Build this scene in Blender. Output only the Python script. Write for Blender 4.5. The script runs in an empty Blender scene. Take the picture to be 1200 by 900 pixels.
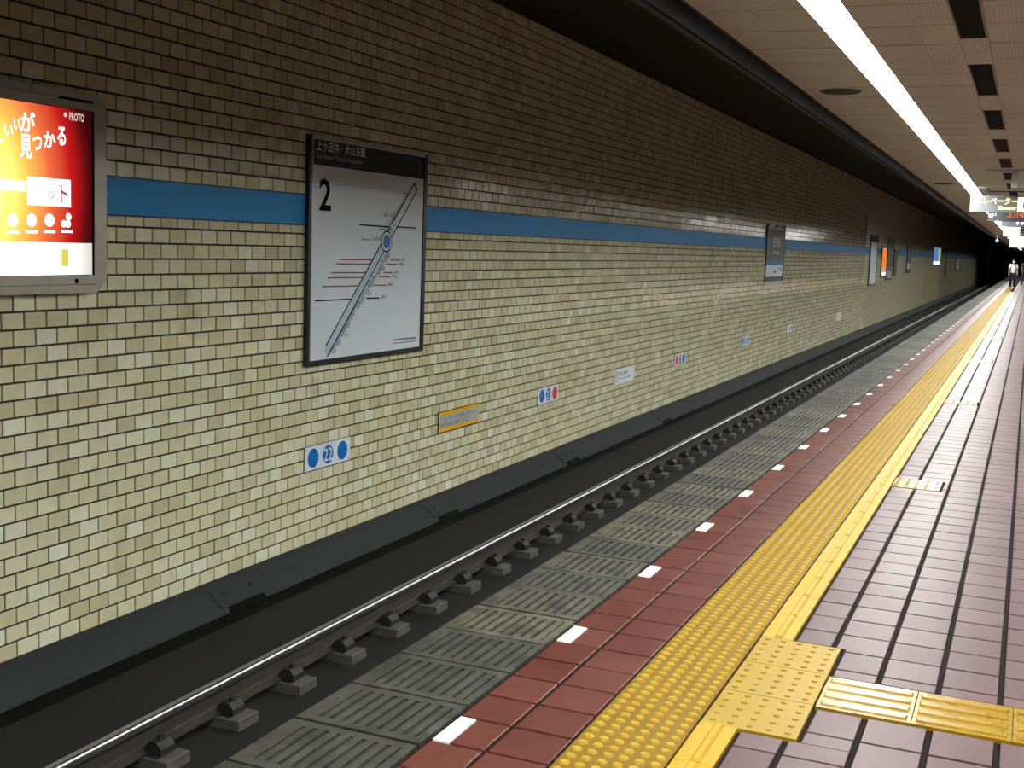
import bpy, bmesh, math, random
import numpy as np
from mathutils import Matrix, Vector
random.seed(7); rng = np.random.default_rng(7)
S = bpy.context.scene
COL = S.collection
PI = math.pi

# ------------------------------------------------------------------ camera
F_PX = 1404.37
YAW, PITCH, ROLL = math.radians(23.0996), math.radians(-6.6593), math.radians(2.0495)
EYE = Vector((0, 0, 1.48))
fw = Vector((-math.sin(YAW)*math.cos(PITCH), math.cos(YAW)*math.cos(PITCH), math.sin(PITCH)))
r0 = fw.cross(Vector((0, 0, 1))).normalized(); u0 = r0.cross(fw)
RT = r0*math.cos(ROLL) + u0*math.sin(ROLL); UP = -r0*math.sin(ROLL) + u0*math.cos(ROLL)
cd = bpy.data.cameras.new('camera'); cam = bpy.data.objects.new('camera', cd); COL.objects.link(cam)
cd.sensor_width = 36; cd.sensor_fit = 'HORIZONTAL'; cd.lens = F_PX/1200*36
cd.clip_start = 0.05; cd.clip_end = 500
M = Matrix((RT, UP, -fw)).transposed().to_4x4(); M.translation = EYE; cam.matrix_world = M
S.camera = cam

# ------------------------------------------------------------------ world, exposure
wd = bpy.data.worlds.new('world'); S.world = wd; wd.use_nodes = True
wd.node_tree.nodes['Background'].inputs[0].default_value = (0.55, 0.62, 0.7, 1)
wd.node_tree.nodes['Background'].inputs[1].default_value = 0.003
S.view_settings.view_transform = 'Standard'; S.view_settings.look = 'None'
S.view_settings.exposure = 0.0; S.view_settings.gamma = 1.0; S.view_settings.use_curve_mapping = False
LAMP = 57.0          # radiance of the fluorescent strip lights (the only lamps of the place)

# ------------------------------------------------------------------ helpers
def srgb(r, g, b):
    f = lambda c: (c/255/12.92) if c/255 <= 0.04045 else ((c/255+0.055)/1.055)**2.4
    return (f(r), f(g), f(b), 1)
def ray(px, py): return fw*F_PX + RT*(px-600) - UP*(py-450)
def on_wall(px, py, X=-5.4):
    d = ray(px, py); p = EYE + d*((X-EYE.x)/d.x); return (p.y, p.z)
def on_floor(px, py, Z=0.0):
    d = ray(px, py); p = EYE + d*((Z-EYE.z)/d.z); return (p.x, p.y)
def project(P):
    P = np.asarray(P, float) - np.array(EYE); w = P@np.array(fw)
    return 600+F_PX*(P@np.array(RT))/w, 450-F_PX*(P@np.array(UP))/w, w

def mat(name, col, rough=0.6, metal=0.0, spec=0.5, noise=0.0, nscale=8.0, bump=0.0, bscale=40.0, emit=None, estr=0.0, tint=None, stain=None):
    m = bpy.data.materials.new(name); m.use_nodes = True; nt = m.node_tree; N = nt.nodes; L = nt.links
    b = N['Principled BSDF']
    b.inputs['Base Color'].default_value = col; b.inputs['Roughness'].default_value = rough
    b.inputs['Metallic'].default_value = metal; b.inputs['Specular IOR Level'].default_value = spec
    if emit is not None:
        b.inputs['Emission Color'].default_value = emit; b.inputs['Emission Strength'].default_value = estr
    tc = N.new('ShaderNodeTexCoord'); src = None
    geo = N.new('ShaderNodeNewGeometry')
    if tint:                                    # colour picked per piece by the 'tint' attribute
        at = N.new('ShaderNodeAttribute'); at.attribute_name = 'tint'
        rp = N.new('ShaderNodeValToRGB'); L.new(at.outputs['Fac'], rp.inputs[0])
        el = rp.color_ramp.elements
        el[0].color = tint[0]; el[-1].color = tint[-1]
        for i, c in enumerate(tint[1:-1]):
            e = el.new((i+1)/(len(tint)-1)); e.color = c
        src = rp.outputs[0]
    if noise:
        nz = N.new('ShaderNodeTexNoise'); nz.inputs['Scale'].default_value = nscale; nz.inputs['Detail'].default_value = 5
        L.new(geo.outputs['Position'], nz.inputs['Vector'])
        mr = N.new('ShaderNodeMapRange'); mr.inputs[1].default_value = 0.3; mr.inputs[2].default_value = 0.7
        mr.inputs[3].default_value = 1-noise; mr.inputs[4].default_value = 1+noise*0.6
        L.new(nz.outputs['Fac'], mr.inputs[0])
        mx = N.new('ShaderNodeVectorMath'); mx.operation = 'SCALE'
        if src: L.new(src, mx.inputs[0])
        else: mx.inputs[0].default_value = col[:3]
        L.new(mr.outputs[0], mx.inputs['Scale']); src = mx.outputs[0]
        mr2 = N.new('ShaderNodeMapRange'); mr2.inputs[3].default_value = rough*0.85; mr2.inputs[4].default_value = min(1, rough*1.15)
        L.new(nz.outputs['Fac'], mr2.inputs[0]); L.new(mr2.outputs[0], b.inputs['Roughness'])
    if stain:                                   # blotches of dirt: (colour, scale, threshold)
        ns = N.new('ShaderNodeTexNoise'); ns.inputs['Scale'].default_value = stain[1]; ns.inputs['Detail'].default_value = 8
        L.new(geo.outputs['Position'], ns.inputs['Vector'])
        ms = N.new('ShaderNodeMapRange'); ms.inputs[1].default_value = stain[2]; ms.inputs[2].default_value = stain[2]+0.18
        ms.inputs[4].default_value = 0.75; L.new(ns.outputs['Fac'], ms.inputs[0])
        mm = N.new('ShaderNodeMix'); mm.data_type = 'RGBA'; L.new(ms.outputs[0], mm.inputs['Factor'])
        if src: L.new(src, mm.inputs['A'])
        else: mm.inputs['A'].default_value = col
        mm.inputs['B'].default_value = stain[0]; src = mm.outputs['Result']
    if src: L.new(src, b.inputs['Base Color'])
    if bump:
        n2 = N.new('ShaderNodeTexNoise'); n2.inputs['Scale'].default_value = bscale; n2.inputs['Detail'].default_value = 3
        L.new(geo.outputs['Position'], n2.inputs['Vector'])
        bp = N.new('ShaderNodeBump'); bp.inputs['Strength'].default_value = bump; bp.inputs['Distance'].default_value = 0.004
        L.new(n2.outputs['Fac'], bp.inputs['Height']); L.new(bp.outputs[0], b.inputs['Normal'])
    return m
def emat(name, col, strength):
    m = bpy.data.materials.new(name); m.use_nodes = True; N = m.node_tree.nodes; N.clear()
    o = N.new('ShaderNodeOutputMaterial'); e = N.new('ShaderNodeEmission')
    e.inputs[0].default_value = col; e.inputs[1].default_value = strength
    m.node_tree.links.new(e.outputs[0], o.inputs[0]); return m

class MB:
    """collects shapes; build() links them as one mesh object"""
    def __init__(s): s.v = []; s.f = []; s.t = []
    def box(s, x0, x1, y0, y1, z0, z1, tint=None):
        n = len(s.v)
        s.v += [(x0,y0,z0),(x1,y0,z0),(x1,y1,z0),(x0,y1,z0),(x0,y0,z1),(x1,y0,z1),(x1,y1,z1),(x0,y1,z1)]
        s.f += [(n,n+3,n+2,n+1),(n+4,n+5,n+6,n+7),(n,n+1,n+5,n+4),(n+1,n+2,n+6,n+5),(n+2,n+3,n+7,n+6),(n+3,n,n+4,n+7)]
        if tint is not None: s.t += [tint]*8
        return s
    def cbox(s, x0, x1, y0, y1, z0, z1, c, tint=None):
        """box whose upper edges are chamfered by c, no underside"""
        n = len(s.v)
        for (a,b_,z,i) in ((x0,y0,z0,0),(x0,y0,z1-c,0),(x0,y0,z1,c)):
            s.v += [(x0+i,y0+i,z),(x1-i,y0+i,z),(x1-i,y1-i,z),(x0+i,y1-i,z)]
        for k in (0, 4):
            for j in range(4):
                s.f.append((n+k+j, n+k+(j+1)%4, n+k+4+(j+1)%4, n+k+4+j))
        s.f.append((n+8,n+9,n+10,n+11))
        if tint is not None: s.t += [tint]*12
        return s
    def prism(s, prof, axis, a, b_):
        """closed 2-D profile extruded along an axis; profile is (x,z) for axis y, (y,z) for x, (x,y) for z"""
        n = len(s.v); k = len(prof)
        mk = {'y': lambda p, t: (p[0], t, p[1]), 'x': lambda p, t: (t, p[0], p[1]), 'z': lambda p, t: (p[0], p[1], t)}[axis]
        s.v += [mk(p, a) for p in prof] + [mk(p, b_) for p in prof]
        for i in range(k):
            j = (i+1) % k; s.f.append((n+i, n+j, n+k+j, n+k+i))
        s.f.append(tuple(n+i for i in reversed(range(k)))); s.f.append(tuple(n+k+i for i in range(k)))
        return s
    def frustum(s, c, ra, rb, h, seg=10, axis='z', sy=1.0):
        n = len(s.v)
        for rr, t in ((ra, 0), (rb, h)):
            for i in range(seg):
                a = 2*PI*i/seg; p, q = rr*math.cos(a), rr*math.sin(a)*sy
                s.v.append({'z': (c[0]+p, c[1]+q, c[2]+t), 'x': (c[0]+t, c[1]+p, c[2]+q), 'y': (c[0]+p, c[1]+t, c[2]+q)}[axis])
        for i in range(seg):
            j = (i+1) % seg; s.f.append((n+i, n+j, n+seg+j, n+seg+i))
        s.f.append(tuple(n+seg+i for i in range(seg))); s.f.append(tuple(n+i for i in reversed(range(seg))))
        return s
    def poly(s, pts):
        n = len(s.v); s.v += list(pts); s.f.append(tuple(range(n, n+len(pts)))); return s
    def mesh(s, name, m, recalc=True):
        me = bpy.data.meshes.new(name); me.from_pydata(s.v, [], s.f)
        if recalc:
            bm = bmesh.new(); bm.from_mesh(me); bmesh.ops.recalc_face_normals(bm, faces=bm.faces); bm.to_mesh(me); bm.free()
        if s.t:
            a = me.attributes.new('tint', 'FLOAT', 'POINT'); a.data.foreach_set('value', s.t)
        if m: me.materials.append(m)
        return me
    def build(s, name, m, parent=None, loc=None, recalc=True):
        return obj(name, s.mesh(name, m, recalc), parent, loc)
def obj(name, data, parent=None, loc=None):
    o = bpy.data.objects.new(name, data); COL.objects.link(o)
    if parent: o.parent = parent
    if loc: o.location = loc
    return o
def tag(o, label=None, cat=None, group=None, kind=None):
    if label: o['label'] = label
    if cat: o['category'] = cat
    if group: o['group'] = group
    if kind: o['kind'] = kind
    return o
def empty(name, loc, label, cat, group=None):
    o = bpy.data.objects.new(name, None); COL.objects.link(o); o.location = loc; o.empty_display_size = 0.1
    return tag(o, label, cat, group)
def copy_tree(o, parent=None):
    c = o.copy(); COL.objects.link(c); c.parent = parent
    for ch in list(o.children): copy_tree(ch, c)
    return c
def smooth(o):
    o.data.polygons.foreach_set('use_smooth', [True]*len(o.data.polygons)); return o
FACE_X = Matrix(((0,0,1,0),(1,0,0,0),(0,1,0,0),(0,0,0,1)))     # text plane turned to face +x (wall signs)
FACE_Y = Matrix(((1,0,0,0),(0,0,-1,0),(0,1,0,0),(0,0,0,1)))    # text plane turned to face -y (hanging signs)
_tc = {}
def text_mesh(body, w, h, m, turn, bold=0.0):
    """lettering fitted into w x h, lower left corner at the origin"""
    cu = bpy.data.curves.new('lettering', 'FONT'); cu.body = body; cu.resolution_u = 2; cu.offset = bold
    o = bpy.data.objects.new('lettering', cu); COL.objects.link(o)
    dg = bpy.context.evaluated_depsgraph_get(); dg.update()
    me = bpy.data.meshes.new_from_object(o.evaluated_get(dg)); bpy.data.objects.remove(o)
    n = len(me.vertices); co = np.empty(n*3); me.vertices.foreach_get('co', co); co = co.reshape(-1, 3)
    lo, hi = co.min(0), co.max(0); d = np.maximum(hi-lo, 1e-6)
    if w is None: w = h*d[0]/d[1]
    co = (co-lo)/d*np.array([w, h, 0]); co[:, 2] = 0
    me.vertices.foreach_set('co', co.ravel()); me.transform(turn)
    me.materials.clear(); me.materials.append(m); me.name = 'lettering'
    return me
def lettering(body, parent, at, w, h, m, turn, name='lettering', bold=0.0):
    return obj(name, text_mesh(body, w, h, m, turn, bold), parent, at)

# ------------------------------------------------------------------ materials
MT = {}
MT['tile'] = mat('glazed_wall_tile', srgb(196,188,150), 0.11, spec=0.6, noise=0.05, nscale=9, bump=0.05, bscale=30,
                 tint=[srgb(200,189,150), srgb(217,208,170), srgb(226,220,185), srgb(238,237,214)], stain=(srgb(150,134,94), 1.7, 0.66))
MT['grout'] = mat('wall_grout', srgb(46,37,18), 0.9, noise=0.2, nscale=20)
MT['band'] = mat('blue_band_paint', srgb(0,124,184), 0.5, spec=0.35, noise=0.06, nscale=3)
MT['bandedge'] = mat('band_edge_dark', srgb(24,40,56), 0.5)
MT['concrete_dark'] = mat('sooty_concrete', srgb(30,31,33), 0.9, noise=0.25, nscale=3, bump=0.2, bscale=60)
MT['bed'] = mat('track_bed_concrete', srgb(30,29,28), 0.95, spec=0.2, noise=0.2, nscale=5, bump=0.4, bscale=90)
MT['curb'] = mat('curb_concrete', srgb(42,44,46), 0.85, spec=0.3, noise=0.15, nscale=6, bump=0.15, bscale=80)
MT['black'] = mat('black_hole', srgb(8,8,8), 0.9, spec=0.1)
MT['floorgrout'] = mat('floor_grout', srgb(30,24,23), 0.9, spec=0.08, noise=0.25, nscale=14)
MT['pink'] = mat('pink_clay_tile', srgb(158,132,130), 0.40, spec=0.14, noise=0.12, nscale=4,
                 tint=[srgb(78,55,57), srgb(86,63,65), srgb(93,70,72)])
MT['red'] = mat('red_clay_tile', srgb(150,76,58), 0.36, spec=0.45, noise=0.12, nscale=6, bump=0.02, bscale=30,
                 tint=[srgb(80,37,28), srgb(88,45,36), srgb(95,51,42)], stain=(srgb(62,44,38), 1.3, 0.62))
MT['edge'] = mat('grey_edge_concrete', srgb(92,91,80), 0.6, spec=0.4, noise=0.5, nscale=26, bump=0.3, bscale=70,
                 tint=[srgb(56,56,50), srgb(70,69,59), srgb(88,85,68)], stain=(srgb(27,27,25), 9, 0.46))
MT['edgegroove'] = mat('grey_edge_groove', srgb(20,19,17), 0.9, noise=0.3, nscale=14)
MT['white_mark'] = mat('white_marker', srgb(232,236,240), 0.45, emit=None)
MT['ydot'] = mat('worn_yellow_resin', srgb(116,90,22), 0.55, spec=0.1, noise=0.12, nscale=7, stain=(srgb(110,84,38), 5, 0.6))
MT['ystud'] = mat('worn_yellow_stud', srgb(160,129,38), 0.5, spec=0.15, noise=0.08, nscale=12)
MT['ybar'] = mat('bright_yellow_ceramic', srgb(166,130,5), 0.5, spec=0.25, noise=0.06, nscale=8)
MT['yblock'] = mat('yellow_ceramic', srgb(142,114,18), 0.5, spec=0.25, noise=0.08, nscale=8)
MT['yguide'] = mat('yellow_guide_ceramic', srgb(140,108,22), 0.28, spec=0.3, noise=0.06, nscale=8)
MT['steel'] = mat('polished_rail_steel', srgb(190,192,194), 0.34, metal=1.0)
MT['steel_top'] = mat('dull_rail_top', srgb(124,124,124), 0.5, metal=0.5)
MT['rust'] = mat('rusty_rail_side', srgb(46,43,38), 0.75, noise=0.3, nscale=7)
MT['clip'] = mat('black_rail_clip', srgb(24,23,22), 0.7, noise=0.2, nscale=20)
MT['block'] = mat('grey_fastener_block', srgb(74,72,69), 0.8, noise=0.3, nscale=20)
MT['ceil'] = mat('tan_ceiling_panel', srgb(178,168,144), 0.7, spec=0.3, noise=0.05, nscale=3, tint=[srgb(222,222,210), srgb(228,228,218)])
MT['ceiljoint'] = mat('ceiling_joint', srgb(74,66,52), 0.9)
MT['fascia'] = mat('grey_fascia', srgb(25,28,29), 0.9, spec=0.1, noise=0.05, nscale=2)
MT['darktrim'] = mat('dark_trim', srgb(30,30,30), 0.6)
MT['lampbody'] = mat('white_lamp_body', srgb(225,225,228), 0.4)
MT['lamp'] = emat('lit_lamp_diffuser', (0.97, 1.0, 0.96, 1), LAMP)
MT['grille'] = mat('black_vent_grille', srgb(12,12,11), 0.8, spec=0.2)
MT['rail_trim'] = mat('pale_vent_rail', srgb(150,146,136), 0.5)
MT['alu'] = mat('brushed_aluminium', srgb(176,172,160), 0.42, metal=0.7, noise=0.08, nscale=10)
MT['alu_bright'] = mat('pale_aluminium', srgb(190,192,190), 0.35, metal=0.6)
MT['frame_dark'] = mat('black_aluminium_frame', srgb(26,28,32), 0.4, spec=0.5)
MT['board'] = mat('pale_blue_white_board', srgb(222,231,238), 0.45, noise=0.02, nscale=2)
MT['header'] = mat('charcoal_print', srgb(46,50,50), 0.6, spec=0.2)
MT['ink'] = mat('black_ink', srgb(14,17,24), 0.9, spec=0.1)
MT['greyink'] = mat('grey_print', srgb(240,243,243), 0.6)
MT['lineblue'] = mat('pale_blue_print', srgb(184,208,224), 0.4)
MT['cyan'] = mat('strong_blue_print', srgb(24,124,186), 0.4)
MT['maroon'] = mat('maroon_print', srgb(120,40,60), 0.5)
MT['signwhite'] = mat('white_sign_plate', srgb(222,232,240), 0.4)
MT['signblue'] = mat('sign_blue', srgb(0,106,182), 0.4)
MT['signred'] = mat('sign_red', srgb(206,62,62), 0.4)
MT['signyellow'] = mat('sign_yellow', srgb(236,180,24), 0.4)
MT['signgrey'] = mat('sign_grey', srgb(176,176,170), 0.5)
MT['platedark'] = mat('dark_grey_panel', srgb(72,70,66), 0.5)
MT['plaster'] = mat('dim_plaster', srgb(96,90,80), 0.6, noise=0.06, nscale=2)

# ------------------------------------------------------------------ geometry of the place (metres; x across, y along the track, z up, platform top = 0)
WX = -5.4; EDGE = -1.985; CEIL = 2.88; Y0, Y1 = -8.0, 150.0
XR = 4.6; BED = -1.26; ROOF = 4.06
# the ceiling and all that hangs from it is laid out at 2.88 m and then brought to its real height, 2.72 m, by KC
KC = 0.889; XRC = XR/KC; YC = Y1/KC; ROOFC = 1.48+(ROOF-1.48)/KC; hung = []

# ---- setting: walls, floor, ceiling
wall = tag(MB().box(WX-0.3, WX-0.008, Y0, Y1, BED-0.2, ROOF).build('wall_left', MT['grout']), 'cream glazed tile wall of half-bond bricks across the track', None, None, 'structure')
tag(MB().box(XR, XR+0.2, Y0, Y1, -0.2, ROOF).build('wall_right', MT['plaster']), 'plain cream wall along the far side of the platform', None, None, 'structure')
tag(MB().box(WX-0.3, XR+0.2, Y0-0.2, Y0, BED-0.2, ROOF).build('wall_back', MT['plaster']), 'plain cream wall closing the platform behind the viewer', None, None, 'structure')
tag(MB().box(WX-0.3, XR+0.2, 196, 196.2, BED-0.2, ROOF).build('wall_far', MT['concrete_dark']), 'black tunnel end far down the track', None, None, 'structure')
tag(MB().box(WX-0.9, -1.6, Y0, 196, ROOF, ROOF+0.2).build('tunnel_roof', MT['concrete_dark']), 'dark sooty concrete roof over the track', None, None, 'structure')
tag(MB().box(WX-0.9, WX-0.6, Y1, 196, BED-0.2, ROOF).box(WX-0.6, WX-0.008, Y1, Y1+0.1, BED-0.2, ROOF).build('tunnel_wall', MT['concrete_dark']), 'dark bare tunnel wall beyond the tiled wall', None, None, 'structure')
tag(MB().box(WX-0.9, -1.80, Y0, 196, BED-0.2, BED).build('track_bed', MT['bed']), 'dark concrete track bed below the platform edge', None, None, 'structure')
floor = MB(); floor.box(EDGE, XR, Y0, Y1, -0.22, -0.012); floor.box(-1.80, XR, Y0, Y1, BED-0.1, -0.22)
floor = tag(floor.build('floor', MT['floorgrout']), 'tiled platform floor with yellow tactile strip and grey edge blocks', None, None, 'structure')
LX = (-1.195, 1.8); LW = 0.1075; LD = 0.034       # recessed light troughs: centre, half width, depth
ceil = MB()
for a_, b_ in ((-1.93, LX[0]-LW-0.004), (LX[0]+LW+0.004, LX[1]-LW-0.004), (LX[1]+LW+0.004, XR)): pass
ceil.box(-1.93, XRC, Y0, YC, CEIL+0.055, CEIL+0.2)
ceil = tag(ceil.build('ceiling', MT['ceiljoint']), 'tan ribbed panel ceiling over the platform', None, None, 'structure')

# fascia along the ceiling edge and the blind wall above it
fa = tag(MB().box(-1.96, -1.93, Y0, YC, CEIL-0.126, CEIL+0.12).build('trim_1', MT['fascia']), 'grey fascia strip hanging along the ceiling edge', None, None, 'structure'); hung += [ceil, fa]
MB().box(-1.932, -1.918, Y0, YC, CEIL-0.010, CEIL+0.004).build('joint_strip', MT['darktrim'], fa)
MB().box(-2.0, -1.96, Y0, YC, CEIL-0.128, CEIL-0.06).build('edge_strip', MT['darktrim'], fa)
MB().box(-2.06, -1.96, Y0, YC, CEIL-0.05, ROOFC).build('upstand', MT['concrete_dark'], fa)

# ---- tile helpers
def tiles_np(rects, plane, base, top, tints, tilt, c):
    """many chamfered tiles as one mesh; rects (a0,a1,b0,b1); plane 'x' = wall facing +x, 'z' = floor"""
    R = np.asarray(rects, float); n = len(R)
    a0, a1, b0, b1 = R.T
    A = np.stack([a0, a1, a1, a0], 1); B = np.stack([b0, b0, b1, b1], 1)
    Ai = np.stack([a0+c, a1-c, a1-c, a0+c], 1); Bi = np.stack([b0+c, b0+c, b1-c, b1-c], 1)
    h = (rng.normal(0, 0.0004, n)*np.clip(16.0/np.maximum(a0 if plane == 'x' else b0, 1), 0.12, 1))[:, None]
    yy = (a0 if plane == 'x' else b0); fall = np.clip(16.0/np.maximum(yy, 1), 0.12, 1)
    ta = (rng.normal(0, tilt, n)*fall)[:, None]; tb = (rng.normal(0, tilt, n)*fall)[:, None]
    am, bm_ = ((a0+a1)/2)[:, None], ((b0+b1)/2)[:, None]
    T = top + h + (A-am)*ta + (B-bm_)*tb
    V = np.empty((n, 12, 3))
    for k, (aa, bb, tt) in enumerate(((A, B, np.full_like(A, base)), (A, B, T-c), (Ai, Bi, T))):
        if plane == 'x': V[:, k*4:k*4+4, 0] = tt; V[:, k*4:k*4+4, 1] = aa; V[:, k*4:k*4+4, 2] = bb
        else: V[:, k*4:k*4+4, 0] = aa; V[:, k*4:k*4+4, 1] = bb; V[:, k*4:k*4+4, 2] = tt
    q = []
    for k in (0, 4):
        for j in range(4): q.append((k+j, k+(j+1)%4, k+4+(j+1)%4, k+4+j))
    q.append((8, 9, 10, 11)); q = np.array(q)
    Fc = (q[None]+12*np.arange(n)[:, None, None]).reshape(-1, 4)
    return V.reshape(-1, 3), Fc, np.repeat(tints, 12)
def np_mesh(name, V, Fc, m, tint=None):
    me = bpy.data.meshes.new(name)
    me.vertices.add(len(V)); me.vertices.foreach_set('co', V.astype(np.float32).ravel())
    me.loops.add(Fc.size); me.loops.foreach_set('vertex_index', Fc.astype(np.int32).ravel())
    me.polygons.add(len(Fc)); me.polygons.foreach_set('loop_start', np.arange(0, Fc.size, 4, dtype=np.int32))
    me.polygons.foreach_set('use_smooth', np.zeros(len(Fc), bool))
    me.update(calc_edges=True)
    if tint is not None:
        a = me.attributes.new('tint', 'FLOAT', 'POINT'); a.data.foreach_set('value', tint.astype(np.float32))
    me.materials.append(m); return me
def lay(rects, plane, base, top, m, parent, name, tilt, c, keep=300, skip=None):
    """the largest `keep` pieces in the picture become objects of their own, the rest one 'stuff' part"""
    R = np.asarray(rects, float)
    am, bm_ = (R[:, 0]+R[:, 1])/2, (R[:, 2]+R[:, 3])/2
    P = np.stack([np.full_like(am, top), am, bm_], 1) if plane == 'x' else np.stack([am, bm_, np.full_like(am, top)], 1)
    px, py, w = project(P)
    ok = (w > 0.3) & (px > 4) & (px < 1196) & (py > 4) & (py < 896)
    if skip is not None: ok &= ~skip(am, bm_)
    # projected area of each piece
    e1 = P.copy(); e2 = P.copy(); ia, ib = (1, 2) if plane == 'x' else (0, 1)
    e1[:, ia] += R[:, 1]-R[:, 0]; e2[:, ib] += R[:, 3]-R[:, 2]
    ax, ay, _ = project(e1); bx_, by, _ = project(e2)
    area = np.abs((ax-px)*(by-py)-(ay-py)*(bx_-px)); area[~ok] = -1
    order = np.argsort(-area); sel = [i for i in order[:keep] if area[i] > 0]
    mask = np.zeros(len(R), bool); mask[sel] = True
    tints = np.clip(rng.beta(2.2, 2.0, len(R)), 0, 1)
    cache = {}
    for i in sel:
        wa, wb = round(R[i, 1]-R[i, 0], 4), round(R[i, 3]-R[i, 2], 4); tq = round(tints[i]*7)/7
        key = (wa, wb, tq)
        if key not in cache:
            V, Fc, T = tiles_np([(-wa/2, wa/2, -wb/2, wb/2)], plane, base-top, 0.0, np.array([tq]), 0, c)
            cache[key] = np_mesh(name, V, Fc, m, T)
        o = obj(name, cache[key], parent, tuple(P[i]))
        t1, t2 = rng.normal(0, tilt, 2)
        o.rotation_euler = (0, t1, t2) if plane == 'x' else (t1, t2, 0)
    if (~mask).any():
        V, Fc, T = tiles_np(R[~mask], plane, base, top, tints[~mask], tilt, c)
        o = obj(name + '_field', np_mesh(name + '_field', V, Fc, m, T), parent); tag(o, kind='stuff')
def subtract(r, cut):
    """rectangle minus rectangle"""
    x0, x1, y0, y1 = r; a, b_, c, d = cut
    if b_ <= x0 or a >= x1 or d <= y0 or c >= y1: return [r]
    out = []
    if c > y0: out.append((x0, x1, y0, c))
    if d < y1: out.append((x0, x1, d, y1))
    yy0, yy1 = max(y0, c), min(y1, d)
    if a > x0: out.append((x0, a, yy0, yy1))
    if b_ < x1: out.append((b_, x1, yy0, yy1))
    return [q for q in out if q[1]-q[0] > 0.012 and q[3]-q[2] > 0.012]

# ---- wall tiles
PY, PZ, G = 0.1726, 0.1037, 0.0130
YF = 44.0       # beyond this the single tiles can no longer be told apart
YJ = 10.397; BAND = (1.571, 1.818)
rects = []
for k in range(-18, 32):
    z0, z1 = 0.776+k*PZ+G/2, 0.776+(k+1)*PZ-G/2
    if z0 >= BAND[0]-0.004 and z1 <= BAND[1]+0.004: continue
    if z0 < BAND[0] < z1: z1 = BAND[0]-0.004
    elif z0 < BAND[1] < z1: z0 = BAND[1]+0.004
    if z1-z0 < 0.012: continue
    z1 = min(z1, 3.975)
    ph = 5.160 + (PY/2 if k % 2 == 0 else 0.0)
    for lo, hi, p in ((2.2, YJ-0.005, ph), (YJ+0.005, YF, YJ+0.075+(PY/2 if k % 2 else 0))):
        j = math.floor((lo-p)/PY)
        while p+j*PY < hi:
            a, b_ = max(lo, p+j*PY+G/2), min(hi, p+(j+1)*PY-G/2)
            if b_-a > 0.015: rects.append((a, b_, z0, z1))
            j += 1
def behind_boards(y, z):
    return ((y < 6.06) & (z > 1.04) & (z < 2.35)) | ((y > 8.22) & (y < 10.47) & (z > 0.36) & (z < 2.34)) | ((y > 8.3) & (y < 9.07) & (z > -0.48) & (z < -0.24))
lay(rects, 'x', WX-0.012, WX, MT['tile'], wall, 'wall_tile', 0.0080, 0.0015, 300, behind_boards)

# the far stretch of the wall: same tiles, as a surface
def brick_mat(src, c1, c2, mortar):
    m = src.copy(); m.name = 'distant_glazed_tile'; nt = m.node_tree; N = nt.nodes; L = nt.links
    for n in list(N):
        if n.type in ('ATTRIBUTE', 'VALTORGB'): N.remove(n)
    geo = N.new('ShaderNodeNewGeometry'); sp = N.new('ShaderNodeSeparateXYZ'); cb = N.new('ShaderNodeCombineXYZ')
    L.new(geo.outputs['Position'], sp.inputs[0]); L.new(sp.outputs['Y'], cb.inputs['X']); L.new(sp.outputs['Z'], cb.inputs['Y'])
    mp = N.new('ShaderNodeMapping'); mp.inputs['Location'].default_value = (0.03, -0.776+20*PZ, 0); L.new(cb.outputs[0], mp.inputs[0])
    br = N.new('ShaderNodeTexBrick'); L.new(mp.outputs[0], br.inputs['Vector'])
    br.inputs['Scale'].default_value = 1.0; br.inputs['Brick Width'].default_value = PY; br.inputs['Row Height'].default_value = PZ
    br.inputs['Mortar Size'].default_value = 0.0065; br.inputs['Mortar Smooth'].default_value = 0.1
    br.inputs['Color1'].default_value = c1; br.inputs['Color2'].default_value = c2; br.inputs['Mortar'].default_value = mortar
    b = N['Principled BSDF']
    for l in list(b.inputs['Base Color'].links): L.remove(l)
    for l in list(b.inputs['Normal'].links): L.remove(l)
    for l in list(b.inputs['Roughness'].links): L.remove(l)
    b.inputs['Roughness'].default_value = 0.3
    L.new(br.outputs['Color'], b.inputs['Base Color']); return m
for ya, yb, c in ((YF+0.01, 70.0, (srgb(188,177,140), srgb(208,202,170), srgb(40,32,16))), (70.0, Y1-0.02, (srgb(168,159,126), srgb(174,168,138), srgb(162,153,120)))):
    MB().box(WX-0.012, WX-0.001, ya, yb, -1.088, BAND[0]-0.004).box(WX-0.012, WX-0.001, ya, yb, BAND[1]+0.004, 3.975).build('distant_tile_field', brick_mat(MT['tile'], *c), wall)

# blue band along the wall
band = tag(MB().box(WX-0.008, WX+0.004, 2.2, Y1, BAND[0], BAND[1]).build('trim_2', MT['band']), 'flat blue line-colour band running along the tiled wall', None, None, 'structure')
MB().box(WX-0.008, WX+0.006, 2.2, Y1, BAND[0]-0.004, BAND[0]+0.008).box(WX-0.008, WX+0.006, 2.2, Y1, BAND[1]-0.008, BAND[1]+0.004).build('border', MT['bandedge'], band)

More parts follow.
